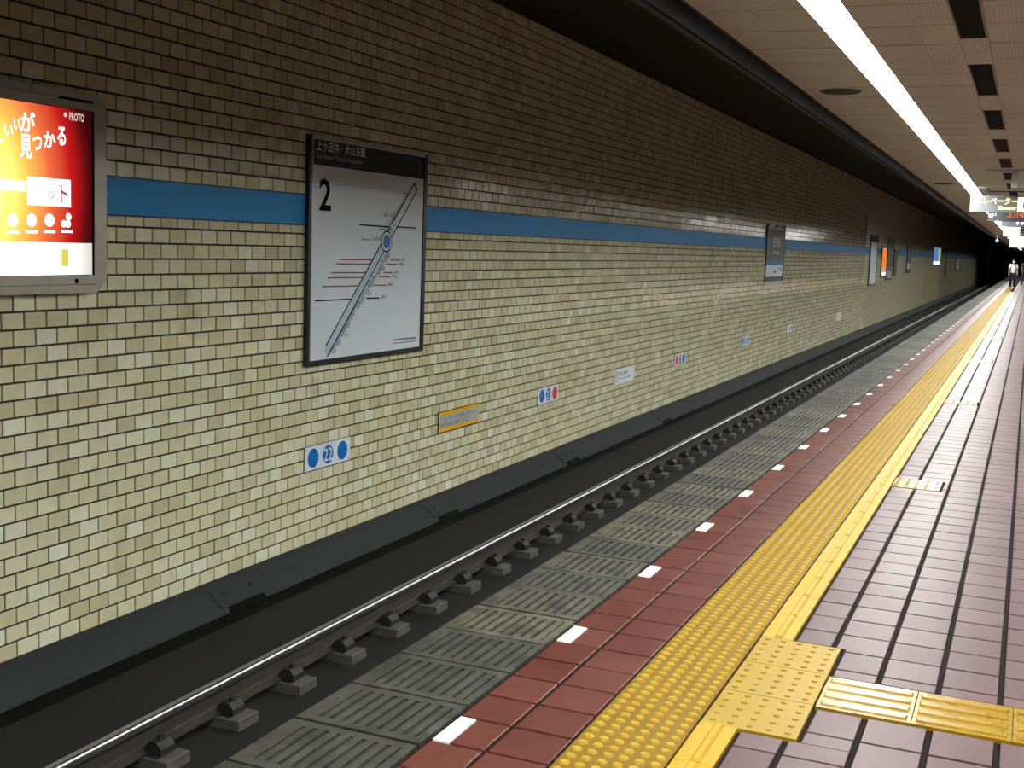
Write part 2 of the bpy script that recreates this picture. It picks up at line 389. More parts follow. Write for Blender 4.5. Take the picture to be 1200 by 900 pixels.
# sloping curb at the foot of the wall, with gutter
prof = [(WX-0.05, BED), (WX-0.05, -1.086), (WX+0.01, -1.089), (WX+0.06, -1.10), (WX+0.12, -1.14), (WX+0.235, -1.235), (WX+0.25, -1.262)]
curb = tag(MB().prism(prof, 'y', Y0, Y1).build('trim_3', MT['curb']), 'dark sloping concrete curb at the foot of the tiled wall', None, None, 'structure')
tag(MB().box(-4.985, -1.9, Y0, Y1, BED-0.001, BED+0.004).build('track_slab', MT['bed']), 'smooth dark concrete slab under the rails', None, None, 'structure')
MB().box(WX+0.25, -4.985, Y0, Y1, BED-0.001, BED+0.002).build('gutter', MT['black'], curb)
for yy in (6.95, 10.33, 13.9, 18.2):
    t = yy
    pl = MB().prism([(WX+0.055, -1.092), (WX+0.125, -1.134), (WX+0.222, -1.214), (WX+0.215, -1.222), (WX+0.1, -1.135), (WX+0.05, -1.10)], 'y', t, t+0.56).build('cover_plate', MT['curb'], curb)
    MB().prism([(WX+0.222, -1.222), (WX+0.2605, -1.2525), (WX+0.25, -1.2595), (WX+0.21, -1.227)], 'y', t+0.06, t+0.5).build('slot', MT['black'], pl)
    for q in (0.12, 0.44):
        MB().frustum((WX+0.146, t+q, -1.1525), 0.013, 0.013, 0.005, 10).build('bolt_hole', MT['black'], pl)

# ---- floor: pink tiles, cut round the tactile blocks
WB = (-0.848, -0.543, 3.600, 4.550)             # three warning blocks
GUIDE = (-0.543, 3.6, 3.905, 4.222)             # guide path
BR = [(-0.727, -0.425, 8.05, 8.40), (-0.727, -0.40, 13.12, 13.44), (-0.727, -0.42, 18.8, 19.3), (-0.727, -0.42, 24.9, 25.5)]
PXP, PYP = 0.1985, 0.2111
rects = []
cuts = [WB, GUIDE] + BR
ylines = [5.161+PYP*k for k in range(-24, 460)]
for i in range(-2, 25):
    xa, xb = -0.377+PXP*i+0.0095, -0.377+PXP*(i+1)-0.0095
    xa = max(xa, -0.727+0.013)
    if xb > XR-0.02 or xb-xa < 0.02: continue
    for y in ylines:
        rs = [(xa, xb, y+0.0055, y+PYP-0.0055)]
        for c in cuts:
            cc = (c[0]-0.008, c[1]+0.013, c[2]-0.011, c[3]+0.011)
            rs = [q for r in rs for q in subtract(r, cc)]
        rects += rs
lay(rects, 'z', -0.014, 0.0, MT['pink'], floor, 'floor_tile', 0.0009, 0.002, 300)

# red tiles and white markers beside the platform edge
rects = []; marks = []
RP = 0.2052
for k in range(-24, 480):
    y0 = 3.288+RP*k+0.006; y1 = 3.288+RP*(k+1)-0.006
    mk = (k % 5 == 4)
    xa = -1.535
    if mk: marks.append((y0, y1)); xa = -1.476
    rects.append((xa, -1.366, y0, y1)); rects.append((-1.352, -1.163, y0, y1))
lay(rects, 'z', -0.014, 0.0, MT['red'], floor, 'red_floor_tile', 0.0012, 0.002, 300)
mme = MB().cbox(-1.534, -1.480, -0.097, 0.097, -0.014, 0.001, 0.001).mesh('white_marker', MT['white_mark'])
for a, b_ in marks:
    if 1.5 < b_ < 70: obj('white_marker', mme, floor, (0, (a+b_)/2, 0))

# grey grooved edge blocks
EP = 0.3365
edge_meshes = []
for v in range(4):
    b_ = MB(); t = [0.1, 0.4, 0.6, 0.95][v]
    x0, x1 = EDGE+0.0, -1.552; hy = EP/2-0.004
    b_.box(x0, x1, -hy, hy, -0.03, -0.007, t)
    b_.box(x0, x0+0.062, -hy, hy, -0.007, 0, t); b_.box(x1-0.03, x1, -hy, hy, -0.007, 0, t)
    xs = np.linspace(x0+0.062, x1-0.03, 9)
    b_.box(xs[0], xs[-1], -hy, -hy+0.035, -0.007, 0, t); b_.box(xs[0], xs[-1], hy-0.035, hy, -0.007, 0, t)
    for i in range(8):
        g = 0.008
        b_.box(xs[i]+g, xs[i+1]-g, -hy+0.035, hy-0.035, -0.007, -0.0005*(i % 2), t)
    edge_meshes.append(b_.mesh('edge_block', MT['edge'], recalc=False))
groove = MB()
for i in range(9): groove.box(xs[i]-0.0078, xs[i]+0.0078, -EP/2+0.045, EP/2-0.045, -0.0075, -0.0068)  # dark strips laid along the groove bottoms
gme = groove.mesh('groove', MT['edgegroove'], recalc=False)
for k in range(-6, 290):
    y = 3.032+EP*(k+0.5)
    o = obj('edge_block', edge_meshes[random.randrange(4)], floor, (0, y, random.uniform(-0.0015, 0.001)))
    o.rotation_euler = (random.gauss(0, 0.004), 0, random.gauss(0, 0.003))
    if y < 16: obj('groove', gme, o)
# yellow resin sheets with studs
SL = 0.945
b_ = MB(); b_.cbox(-1.149, -0.855, -SL/2+0.001, SL/2-0.001, -0.014, 0.003, 0.001)
sheet = b_.mesh('stud_sheet', MT['ydot'])
b_ = MB()
for i in range(6):
    for j in range(18):
        b_.frustum((-1.149+0.027+0.0482*i, -SL/2+0.0262+0.0525*j, 0.003), 0.0172, 0.0125, 0.0060, 10)
studs = b_.mesh('studs', MT['ystud'])
for k in range(-3, 90):
    o = obj('stud_sheet', sheet, floor, (0, 3.926+SL*(k+0.5), 0)); obj('studs', studs, o)
# narrow bar blocks on the inner side of the strip
BL = 0.3155
b_ = MB(); b_.cbox(-0.848, -0.729, -BL/2+0.001, BL/2-0.001, -0.014, 0.003, 0.001)
barplate = b_.mesh('bar_block', MT['ybar'])
b_ = MB(); b_.cbox(-0.800, -0.770, -BL/2+0.006, BL/2-0.006, 0.002, 0.0115, 0.006)
barbar = b_.mesh('bar', MT['ybar'])
for k in range(-7, 190):
    y = 4.551+BL*(k+0.5)
    if 3.55 < y < 4.55: continue
    o = obj('bar_block', barplate, floor, (0, y, 0)); obj('bar', barbar, o)
# three warning blocks with small studs
b_ = MB(); b_.cbox(WB[0]+0.002, WB[1]-0.004, -0.1565, 0.1565, -0.014, 0.003, 0.001)
wplate = b_.mesh('warning_block', MT['yblock'])
b_ = MB()
for i in range(5):
    for j in range(5): b_.frustum((WB[0]+0.032+0.0595*i, -0.125+0.0625*j, 0.003), 0.0115, 0.0070, 0.005, 10)
wstud = b_.mesh('studs', MT['yblock'])
for k in range(3):
    o = obj('warning_block', wplate, floor, (0, WB[2]+0.1583*(2*k+1), 0)); obj('studs', wstud, o)
# guide blocks with four bars
b_ = MB(); b_.cbox(-0.1495, 0.1495, -0.1555, 0.1555, -0.014, 0.003, 0.001); gplate = b_.mesh('guide_block', MT['yguide'])
b_ = MB()
for j in range(4): b_.cbox(-0.138, 0.138, -0.117+0.075*j-0.019, -0.117+0.075*j+0.019, 0.0025, 0.0085, 0.0055)
gbars = b_.mesh('guide_bars', MT['yguide'])
for k in range(13):
    o = obj('guide_block', gplate, floor, (-0.390+0.301*k, 4.0635, 0)); obj('guide_bars', gbars, o)
# short cross blocks along the strip
b_ = MB(); b_.cbox(-0.146, 0.146, -0.155, 0.155, -0.014, 0.003, 0.001); cplate = b_.mesh('cross_block', MT['yguide'])
b_ = MB()
for i in range(5):
    for j in range(5): b_.frustum((-0.12+0.06*i, -0.12+0.06*j, 0.003), 0.0130, 0.0080, 0.005, 8)
cstud = b_.mesh('studs', MT['yguide'])
for c in BR:
    o = obj('cross_block', cplate, floor, ((c[0]+c[1])/2, (c[2]+c[3])/2, 0))
    o.scale = ((c[1]-c[0])/0.3, (c[3]-c[2])/0.32, 1); obj('studs', cstud, o)

# ---- ceiling panels, with fine ribs
CP = 0.675; XB = [-1.918, -1.62, -1.304]; XB2 = [-1.086, -0.762, -0.535]; XB3 = [-0.360, 0.05, 0.65, 1.25, 1.691]
def ribs(m):
    nt = m.node_tree; N = nt.nodes; L = nt.links
    geo = N.new('ShaderNodeNewGeometry'); sx = N.new('ShaderNodeSeparateXYZ'); L.new(geo.outputs['Position'], sx.inputs[0])
    outs = []
    for ax, per in (('X', 0.021), ('Y', 0.045)):
        d = N.new('ShaderNodeMath'); d.operation = 'DIVIDE'; d.inputs[1].default_value = per; L.new(sx.outputs[ax], d.inputs[0])
        fr = N.new('ShaderNodeMath'); fr.operation = 'FRACT'; L.new(d.outputs[0], fr.inputs[0])
        lt = N.new('ShaderNodeMath'); lt.operation = 'GREATER_THAN'; lt.inputs[1].default_value = 0.14; L.new(fr.outputs[0], lt.inputs[0]); outs.append(lt)
    mn = N.new('ShaderNodeMath'); mn.operation = 'MINIMUM'; L.new(outs[0].outputs[0], mn.inputs[0]); L.new(outs[1].outputs[0], mn.inputs[1])
    bp = N.new('ShaderNodeBump'); bp.inputs['Strength'].default_value = 0.6; bp.inputs['Distance'].default_value = 0.003
    L.new(mn.outputs[0], bp.inputs['Height']); L.new(bp.outputs[0], N['Principled BSDF'].inputs['Normal'])
    bs = N['Principled BSDF'].inputs['Base Color']; old = bs.links[0].from_socket
    mr = N.new('ShaderNodeMapRange'); mr.inputs[3].default_value = 0.68; mr.inputs[4].default_value = 1.0; L.new(mn.outputs[0], mr.inputs[0])  # shade of the rib grooves is also put into the panel colour
    sc = N.new('ShaderNodeVectorMath'); sc.operation = 'SCALE'; L.new(old, sc.inputs[0]); L.new(mr.outputs[0], sc.inputs['Scale']); L.new(sc.outputs[0], bs)
ribs(MT['ceil'])
crects = []
vents = [6.56+2.85*k for k in range(-4, 36)]
strips = list(zip(XB, XB[1:])) + list(zip(XB2, XB2[1:])) + list(zip(XB3, XB3[1:])) + [(1.909, 2.7), (2.7, 3.6), (3.6, 4.4), (4.4, XRC-0.02)]
for (xa, xb) in strips:
    for k in range(-22, 236):
        y = 7.146+CP*k; crects.append((xa+0.0012, xb-0.0012, y+0.010, y+CP-0.010))
for v, v2 in zip(vents, vents[1:]): crects.append((-0.533, -0.362, v+1.74+0.004, v2-0.004))
def lay_ceiling(rects, keep=300):
    R = np.array(rects); c = (R[:, 0]+R[:, 1])/2, (R[:, 2]+R[:, 3])/2
    px, py, w = project(np.stack([c[0], c[1], np.full(len(R), CEIL)], 1))
    vis = (w > 1) & (px > -20) & (px < 1220) & (py > -60) & (c[1] < 45)
    cache = {}; rest = MB()
    order = np.argsort(np.where(vis, c[1], 1e9))[:keep]
    sel = set(int(i) for i in order if vis[i])
    for i, r in enumerate(rects):
        t = random.random()
        if i in sel:
            key = (round(r[1]-r[0], 3), round(r[3]-r[2], 3), round(t*3))
            if key not in cache:
                cache[key] = MB().box(-key[0]/2, key[0]/2, -key[1]/2, key[1]/2, 0, 0.008, key[2]/3).mesh('ceiling_panel', MT['ceil'], False)
            obj('ceiling_panel', cache[key], ceil, (c[0][i], c[1][i], CEIL+random.uniform(-0.0008, 0.0008)))
        else: rest.box(r[0], r[1], r[2], r[3], CEIL, CEIL+0.008, t)
    tag(rest.build('ceiling_panel_field', MT['ceil'], ceil, recalc=False), kind='stuff')
lay_ceiling(crects)

# ventilation slots
def make_vent():
    t = empty('ceiling_vent', (0, 0, CEIL), 'long black slotted air vent with pale side rails set in the ceiling', 'vent', 'air vents in a row along the ceiling')
    MB().box(-0.522, -0.373, 0.0, 1.74, 0.0005, 0.006).build('grille_back', MT['grille'], t)
    sl = MB()
    for i in range(8): sl.box(-0.515+0.0185*i, -0.510+0.0185*i, 0.0, 1.74, -0.006, 0.001)
    sl.build('grille', MT['grille'], t)
    for a, b2 in ((-0.534, -0.524), (-0.371, -0.361)): MB().box(a, b2, 0, 1.74, -0.008, 0.006).build('side_rail', MT['rail_trim'], t)
    return t
v0 = make_vent()
for i, y in enumerate(vents):
    if i and -3 < y < 80:
        c = copy_tree(v0); c.location.y = y
v0.location.y = vents[0]

# fluorescent strip lights, end to end
LL = 1.30
def make_light():
    t = empty('strip_light', (0, 0, CEIL), 'white fluorescent strip light in the continuous row above the yellow paving', 'light', 'strip lights end to end in the row on the left')
    w_ = LW
    h_ = MB().box(-w_-0.003, -w_, 0, LL, 0.0, LD+0.012).box(w_, w_+0.003, 0, LL, 0.0, LD+0.012).box(-w_, w_, 0, LL, LD+0.006, LD+0.012)
    h_.build('reflector_trough', MT['lampbody'], t)
    MB().box(-w_+0.006, w_-0.006, 0.008, LL-0.008, LD-0.004, LD+0.005).build('diffuser', MT['lamp'], t)
    for q in (0.0, LL-0.006): MB().box(-w_, w_, q, q+0.006, LD-0.03, LD+0.006).build('end_cap', MT['lampbody'], t)
    return t
l0 = make_light(); l0.location = (-1.195, Y0+0.02, CEIL)
for k in range(1, 124):
    y = Y0+0.02+LL*k
    if y > 92 and k % 2: continue
    c = copy_tree(l0); c.location = (LX[0], y, CEIL)
for k in range(0, 58):
    c = copy_tree(l0); c.location = (LX[1], Y0+0.02+LL*k, CEIL)
    c['label'] = 'white fluorescent strip light in the row over the far half of the platform'; c['group'] = 'strip lights end to end in the row on the right'

# round ceiling speakers
for y, lab in ((10.73, 'round dark grey ceiling speaker nearest the viewer, left of the lights'), (23.85, 'round ceiling speaker further along, halfway to the hanging signs'), (36.8, 'round ceiling speaker far along, past the first hanging sign')):
    t = empty('ceiling_speaker', (-1.613, y, CEIL), lab, 'speaker', 'round speakers in the ceiling'); hung.append(t)
    MB().frustum((0, 0, -0.010), 0.165, 0.182, 0.012, 32).build('rim', mat('speaker_rim', srgb(92,86,74), 0.6), t)
    MB().frustum((0, 0, -0.014), 0.150, 0.158, 0.006, 32).build('grille', mat('speaker_grille', srgb(62,58,50), 0.8), t)

# ------------------------------------------------------------------ track
def rail(x, label):
    t = empty('rail', (x, 0, BED), label, 'rail')
    zt = -1.03-BED
    MB().prism([(-0.065, zt-0.008), (-0.058, zt), (-0.028, zt), (-0.028, zt-0.014), (-0.065, zt-0.014)], 'y', Y0, 190).build('running_surface', MT['steel_top'], t)
    MB().prism([(-0.028, zt-0.0005), (-0.011, zt-0.0005), (-0.011, zt-0.014), (-0.028, zt-0.014)], 'y', Y0, 190).build('dull_strip', MT['rust'], t)
    MB().prism([(-0.011, zt), (-0.007, zt-0.001), (-0.002, zt-0.006), (0.0, zt-0.014), (-0.011, zt-0.014)], 'y', Y0, 190).build('gauge_corner', MT['steel'], t)
    MB().prism([(-0.065, zt-0.014), (0.0, zt-0.014), (0.0, zt-0.036), (-0.022, zt-0.05), (-0.026, 0.10), (-0.022, 0.088), (0.031, 0.078), (0.031, 0.070), (-0.096, 0.070), (-0.096, 0.078), (-0.043, 0.088), (-0.039, 0.10), (-0.043, zt-0.05), (-0.065, zt-0.036)], 'y', Y0, 190).build('web_and_foot', MT['rust'], t)
    return t
wall_rail = rail(-3.998, 'shiny steel rail on grey fastener pads nearest the tiled wall')
rail(-2.866, 'steel rail tucked under the platform edge')
fpad = MB().cbox(-0.30, 0.178, 0.0, 0.185, 0.004, 0.066, 0.006).mesh('fastener_pad', MT['block'])
fplate = MB().box(-0.17, 0.105, 0.012, 0.172, 0.066, 0.0695).mesh('tie_plate', MT['clip'])
fclips = []
for s_ in (1, -1):
    x0 = 0.0385 if s_ > 0 else -0.104
    q = lambda a: x0+s_*a
    b = MB().prism([(q(-0.035), 0.0805), (q(0.0), 0.0805), (q(0.012), 0.071), (q(0.075), 0.071), (q(0.075), 0.105), (q(0.045), 0.138), (q(0.0), 0.142), (q(-0.035), 0.108)], 'y', 0.035, 0.145)
    b.frustum((q(0.028), 0.09, 0.134), 0.022, 0.020, 0.026, 6); fclips.append(b.mesh('clip', MT['clip']))
for k in range(-3, 105):
    o = obj('fastener_pad', fpad, wall_rail, (0, 5.28+0.603*k, 0)); obj('tie_plate', fplate, o)
    for c in fclips: obj('clip', c, o)

# ------------------------------------------------------------------ boards on the wall
def rect_x(x, y0, y1, z0, z1, m, parent, name, th=0.002):
    return MB().box(x, x+th, y0, y1, z0, z1).build(name, m, parent)
def disc_x(x, y, z, r, m, parent, name, seg=28, th=0.0015):
    return MB().frustum((x, y, z), r, r, th, seg, 'x').build(name, m, parent)
def line_x(x, p, q, w, m, parent, name):
    """thin printed line on a board, p and q given as (y,z)"""
    d = Vector((q[0]-p[0], q[1]-p[1])); n = Vector((-d.y, d.x)).normalized()*w/2
    return MB().poly([(x, p[0]+n.x, p[1]+n.y), (x, p[0]-n.x, p[1]-n.y), (x, q[0]-n.x, q[1]-n.y), (x, q[0]+n.x, q[1]+n.y)]).build(name, m, parent, recalc=False)
class Lines(MB):
    def ln(s, x, p, q, w):
        d = Vector((q[0]-p[0], q[1]-p[1])); n = Vector((-d.y, d.x)).normalized()*w/2
        s.poly([(x, q[0]+n.x, q[1]+n.y), (x, p[0]+n.x, p[1]+n.y), (x, p[0]-n.x, p[1]-n.y), (x, q[0]-n.x, q[1]-n.y)]); return s

# --- lit advertising box, cut by the left edge of the picture
def glow_print(name, stops, cy, cz, sy, sz, strength):
    """backlit face: emission colour follows the distance from a given centre"""
    m = bpy.data.materials.new(name); m.use_nodes = True; nt = m.node_tree; N = nt.nodes; L = nt.links; N.clear()
    o = N.new('ShaderNodeOutputMaterial'); e = N.new('ShaderNodeEmission'); tc = N.new('ShaderNodeTexCoord')
    mp = N.new('ShaderNodeMapping'); mp.inputs['Location'].default_value = (0, -cy*sy, -cz*sz); mp.inputs['Scale'].default_value = (0, sy, sz)
    ln = N.new('ShaderNodeVectorMath'); ln.operation = 'LENGTH'
    rp = N.new('ShaderNodeValToRGB')
    L.new(tc.outputs['Object'], mp.inputs[0]); L.new(mp.outputs[0], ln.inputs[0]); L.new(ln.outputs['Value'], rp.inputs[0])
    el = rp.color_ramp.elements; el[0].position, el[0].color = stops[0][0], stops[0][1]; el[1].position, el[1].color = stops[-1][0], stops[-1][1]
    for p, c in stops[1:-1]: el.new(p).color = c
    e.inputs[1].default_value = strength; L.new(rp.outputs[0], e.inputs[0]); L.new(e.outputs[0], o.inputs[0]); return m
BYc = 4.20; BY1, BZ0, BZ1 = 5.937, 1.088, 2.296
t = empty('advertising_lightbox', (WX, 5.1, BZ0), 'lit red and yellow advertising lightbox in a chamfered metal frame', 'lightbox')
def lb(y, z): return (y-5.1, z-BZ0)
def cham(y0, y1, z0, z1, c):
    return [lb(y0+c, z0), lb(y1-c, z0), lb(y1, z0+c), lb(y1, z1-c), lb(y1-c, z1), lb(y0+c, z1), lb(y0, z1-c), lb(y0, z0+c)]
def ring_x(parent, name, outer, inner, x0, x1, m):
    b = MB(); n = len(outer)
    b.v = [(x0, *p) for p in outer]+[(x1, *p) for p in outer]+[(x1, *p) for p in inner]+[(x0, *p) for p in inner]
    for i in range(n):
        j = (i+1) % n
        for k in range(3): b.f.append((k*n+i, k*n+j, (k+1)*n+j, (k+1)*n+i))
        b.f.append((3*n+i, 3*n+j, j, i))
    return b.build(name, m, parent)
ring_x(t, 'outer_frame', cham(BYc, BY1, BZ0, BZ1, 0.085), cham(BYc+0.055, BY1-0.055, BZ0+0.05, BZ1-0.05, 0.045), 0.001, 0.075, MT['alu'])
inn = lambda c, dy: [lb(BYc+dy, BZ0+c), lb(BY1-dy, BZ0+c), lb(BY1-dy, BZ1-c), lb(BYc+dy, BZ1-c)]
ring_x(t, 'door_frame', inn(0.054, 0.059), inn(0.108, 0.118), 0.03, 0.088, MT['alu'])
ring_x(t, 'gasket', inn(0.105, 0.116), inn(0.112, 0.128), 0.03, 0.080, MT['black'])
MB().box(0.088, 0.094, 5.53-5.1, 5.80-5.1, BZ1-0.062-BZ0, BZ1-0.047-BZ0).build('handle', MT['black'], t)
MB().frustum((0.086, 5.66-5.1, 0.075), 0.016, 0.014, 0.006, 14, 'x').build('lock', MT['black'], t)
zs = 1.392
adprint = glow_print('backlit_red_print', [(0.0, (3.2, 2.6, 1.2, 1)), (0.22, (2.2, 1.35, 0.28, 1)), (0.42, (1.35, 0.60, 0.11, 1)), (0.60, (0.90, 0.16, 0.06, 1)), (0.78, (0.62, 0.012, 0.012, 1)), (0.93, (0.13, 0.004, 0.006, 1)), (1.0, (0.045, 0.003, 0.004, 1))], 4.93-5.1, 1.68-BZ0, 1/0.90, 1/1.15, 1.0)
face = MB().box(0.07, 0.074, BYc+0.12-5.1, BY1-0.126-5.1, zs-BZ0, BZ1-0.11-BZ0).build('poster', adprint, t)
lower = MB().box(0.07, 0.074, BYc+0.12-5.1, BY1-0.126-5.1, BZ0+0.11-BZ0, zs-BZ0).build('poster_footer', glow_print('backlit_white_print', [(0.0, (2.6, 2.6, 2.4, 1)), (0.6, (1.5, 1.5, 1.4, 1)), (0.9, (0.60, 0.60, 0.57, 1)), (1.0, (0.30, 0.30, 0.29, 1))], 4.9-5.1, 0.2, 1/1.05, 0.6, 1.0), t)
WL = emat('backlit_white_ink', (1.0, 0.96, 0.9, 1), 1.7); RL = emat('backlit_red_ink', (0.50, 0.10, 0.13, 1), 0.9); PK = emat('backlit_pale_ink', (0.85, 0.62, 0.6, 1), 0.9)
GY = emat('backlit_grey_ink', (0.72, 0.55, 0.55, 1), 1.0); YL = emat('backlit_yellow_ink', (0.80, 0.68, 0.10, 1), 1.0)
def adpt(px, py): y, z = on_wall(px, py, WX+0.075); return (y-5.1, z-BZ0)
def adtext(body, x0, y0, x1, y1, m, parent, xo=0.076):
    a, b = adpt(x0, y1), adpt(x1, y0); return lettering(body, parent, (xo, a[0], a[1]), b[0]-a[0], b[1]-a[1], m, FACE_X, bold=0.025)
adtext('い', 5, 146, 15, 159, WL, face); adtext('い', 16, 139, 23, 152, WL, face); adtext('が', 23, 132, 41, 154, WL, face)
adtext('し', -4, 153, 5, 166, WL, face)
adtext('見', 23, 158, 37, 185, WL, face); adtext('つ', 38, 160, 49, 176, WL, face); adtext('か', 51, 155, 65, 173, WL, face); adtext('る', 67, 149, 77, 170, WL, face)
adtext('PROTO', 81, 134, 98.5, 141, PK, face)
p = adpt(76.5, 134.5); disc_x(0.076, p[0], p[1], 0.014, PK, face, 'emblem', 14)
a, b = adpt(32, 240), adpt(82.5, 211)
cp = MB().box(0.0745, 0.0765, a[0], b[0], a[1], b[1]).build('white_panel', WL, face)
adtext('ッ', 57, 222, 65, 234, GY, cp, 0.078); adtext('ト', 70, 217, 79.5, 237, RL, cp, 0.078)
for i, px in enumerate((15, 37, 58, 78)):
    p = adpt(px, 258)
    if i < 3: disc_x(0.0745, p[0], p[1], 0.038, WL, face, 'icon', 18)
    else:
        for dy, dz in ((-0.022, -0.022), (0.012, -0.022), (0.016, 0.02)): disc_x(0.0745, p[0]+dy, p[1]+dz, 0.022, WL, face, 'icon', 14)
    MB().box(0.0745, 0.076, p[0]-0.045, p[0]+0.045, p[1]-0.075, p[1]-0.058).build('caption', WL, face)
p = adpt(76, 302); MB().box(0.0745, 0.0755, p[0]-0.026, p[0]+0.03, p[1]-0.05, p[1]+0.05).build('yellow_stamp', YL, lower)
a, b = adpt(-6, 222), adpt(30, 212); MB().box(0.0745, 0.0755, a[0], b[0], a[1], b[1]).build('headline_bar', WL, face)

# --- the big route board
t = empty('route_board', (WX-0.034, 9.345, 0.42), 'large framed route board with charcoal header and the number 2', 'route board')
MY0, MY1, MZ0, MZ1 = 8.283, 10.335, 0.424, 2.296
def mb_(y, z): return (y-9.345, z-0.42)
b = MB(); fwd_ = 0.055
for (a0, a1, c0, c1) in ((MY0, MY0+0.05, MZ0, MZ1), (MY1-0.06, MY1, MZ0, MZ1)):
    MB().box(0.037, 0.075, a0-9.345, a1-9.345, c0-0.42, c1-0.42).build('frame_side', MT['frame_dark'], t)
MB().box(0.037, 0.075, MY0+0.05-9.345, MY1-0.06-9.345, 0.004, 0.045).build('frame_bottom', MT['frame_dark'], t)
MB().box(0.037, 0.075, MY0+0.05-9.345, MY1-0.06-9.345, MZ1-0.03-0.42, MZ1-0.42).build('frame_top', MT['alu_bright'], t)
MB().box(0.075, 0.078, MY0+0.036-9.345, MY0+0.05-9.345, 0.05, MZ1-0.42).build('frame_bead', MT['alu_bright'], t)
pan = MB().box(0.045, 0.062, MY0+0.05-9.345, MY1-0.06-9.345, 0.045, MZ1-0.03-0.42).build('panel', MT['board'], t)
hd = MB().box(0.062, 0.064, MY0+0.05-9.345, MY1-0.06-9.345, 2.062-0.42, MZ1-0.03-0.42).build('header', MT['header'], t)
XB_ = WX+0.030
def mp_(px, py): y, z = on_wall(px, py, XB_); return (y-9.345, z-0.42)
def mtext(body, x0, y0, x1, y1, m, parent, xo=0.0655):
    a, b = mp_(x0, y1), mp_(x1, y0); return lettering(body, parent, (xo, a[0], a[1]), b[0]-a[0], b[1]-a[1], m, FACE_X, bold=0.02)
def mtext_wh(body, px, py, w, h, m, parent, right=False, xo=0.064):
    a = mp_(px, py); me = text_mesh(body, w, h, m, FACE_X)
    ww = max(v.co.y for v in me.vertices); return obj('lettering', me, parent, (xo, a[0]-(ww if right else 0), a[1]-h/2))
a0 = mp_(371, 179); a1 = mp_(428, 176)
lettering('上小田井・犬山方面', hd, (0.0655, a0[0], 2.175-0.42), a1[0]-a0[0], 0.085, MT['greyink'], FACE_X, bold=0.012)
lettering('For Kami Otai & Inuyama', hd, (0.0655, a0[0], 2.105-0.42), (a1[0]-a0[0])*0.93, 0.048, MT['platedark'], FACE_X)
hd.children[1].data.materials[0] = mat('dim_grey_print', srgb(186,190,190), 0.6)
mtext('2', 374, 210, 388.5, 246.5, MT['ink'], pan, 0.0635)
# diagonal line with its two edges
P0, P1 = mp_(381.5, 414), mp_(487, 219)
dv = Vector((P1[0]-P0[0], P1[1]-P0[1])); dl = dv.length; dn = dv/dl; nn = Vector((-dn.y, dn.x)); hw = 0.042
def dg(s, o=0): q = Vector(P0)+dn*(s*dl)+nn*o; return (q.x, q.y)
Lines().ln(0.0632, dg(0.0), dg(0.72), hw*1.7).build('line_fill', MT['lineblue'], pan, recalc=False)
e = Lines(); e.ln(0.0638, dg(0.02, hw), dg(1, hw), 0.014); e.ln(0.0638, dg(0, -hw), dg(1, -hw), 0.014)
e.ln(0.0638, dg(1, hw+0.004), dg(1, -hw-0.004), 0.018); e.build('line_edge', MT['ink'], pan, recalc=False)
pc = mp_(453, 283)
c1 = disc_x(0.0640, pc[0], pc[1], 0.098, MT['ink'], pan, 'station_ring', 28, 0.0006)
disc_x(0.0648, pc[0], pc[1], 0.086, MT['signwhite'], pan, 'station_ring', 28, 0.0006)
disc_x(0.0656, pc[0], pc[1], 0.066, MT['cyan'], pan, 'station_dot', 28, 0.0006)
for q in ((459, 265.5), (462, 261.5)):
    c_ = mp_(*q); disc_x(0.0645, c_[0], c_[1], 0.030, MT['ink'], pan, 'transfer_ring', 18, 0.0005); disc_x(0.0652, c_[0], c_[1], 0.023, MT['signwhite'], pan, 'transfer_ring', 18, 0.0005)
mtext_wh('庄内通', 446, 280, None, 0.042, MT['ink'], pan, True)
mtext_wh('Shonai-dori', 436, 280.5, None, 0.028, MT['ink'], pan, True)
down = ['浄心','浅間町','丸の内','伏見','大須観音','上前津','鶴舞','荒畑','御器所','川名','いりなか','八事','塩釜口','植田','原','平針','赤池','日進','米野木','黒笹','三好ケ丘','浄水','上豊田','梅坪','豊田市']
for i, n in enumerate(down):
    f_ = i/(len(down)-1); px = 452.5+(385.5-452.5)*f_; py = 295.5+(412.5-295.5)*f_
    mtext_wh(n, px, py, None, 0.036, MT['ink'], pan)
up = ['庄内緑地公園','上小田井','中小田井','下小田井','西春','徳重・名古屋芸大','大山寺','岩倉','石仏','布袋','江南','柏森','扶桑','木津用水','犬山口','犬山']
for i, n in enumerate(up):
    f_ = i/(len(up)-1); px = 455+(484-455)*f_; py = 269+(221-269)*f_
    mtext_wh(n, px, py, None, 0.027, MT['ink'], pan, True)
for (x0, y0, x1, y1, mm) in ((397.5, 304, 437, 304.5, 'maroon'), (394.5, 309.2, 433.5, 309.5, 'maroon'), (388, 319.8, 429, 319.5, 'maroon'), (384, 325.6, 426, 325.2, 'maroon'), (378, 336, 420.5, 335, 'maroon'), (369, 352.5, 411.5, 350.7, 'ink'),
                            (457.5, 304.8, 468.5, 305, 'maroon'), (451.5, 309.5, 466, 309.5, 'maroon'), (449.5, 319.5, 460.5, 319.6, 'maroon'), (444, 324.5, 458, 324.5, 'maroon'), (438, 334.3, 453, 334.2, 'maroon'), (429, 349.6, 445, 349.2, 'ink'),
                            (464.5, 265.8, 488, 267.3, 'ink'), (421, 263.3, 456, 266.0, 'ink')):
    line_x(0.0636, mp_(x0, y0), mp_(x1, y1), 0.010 if mm == 'maroon' else 0.012, MT[mm], pan, 'transfer_line')
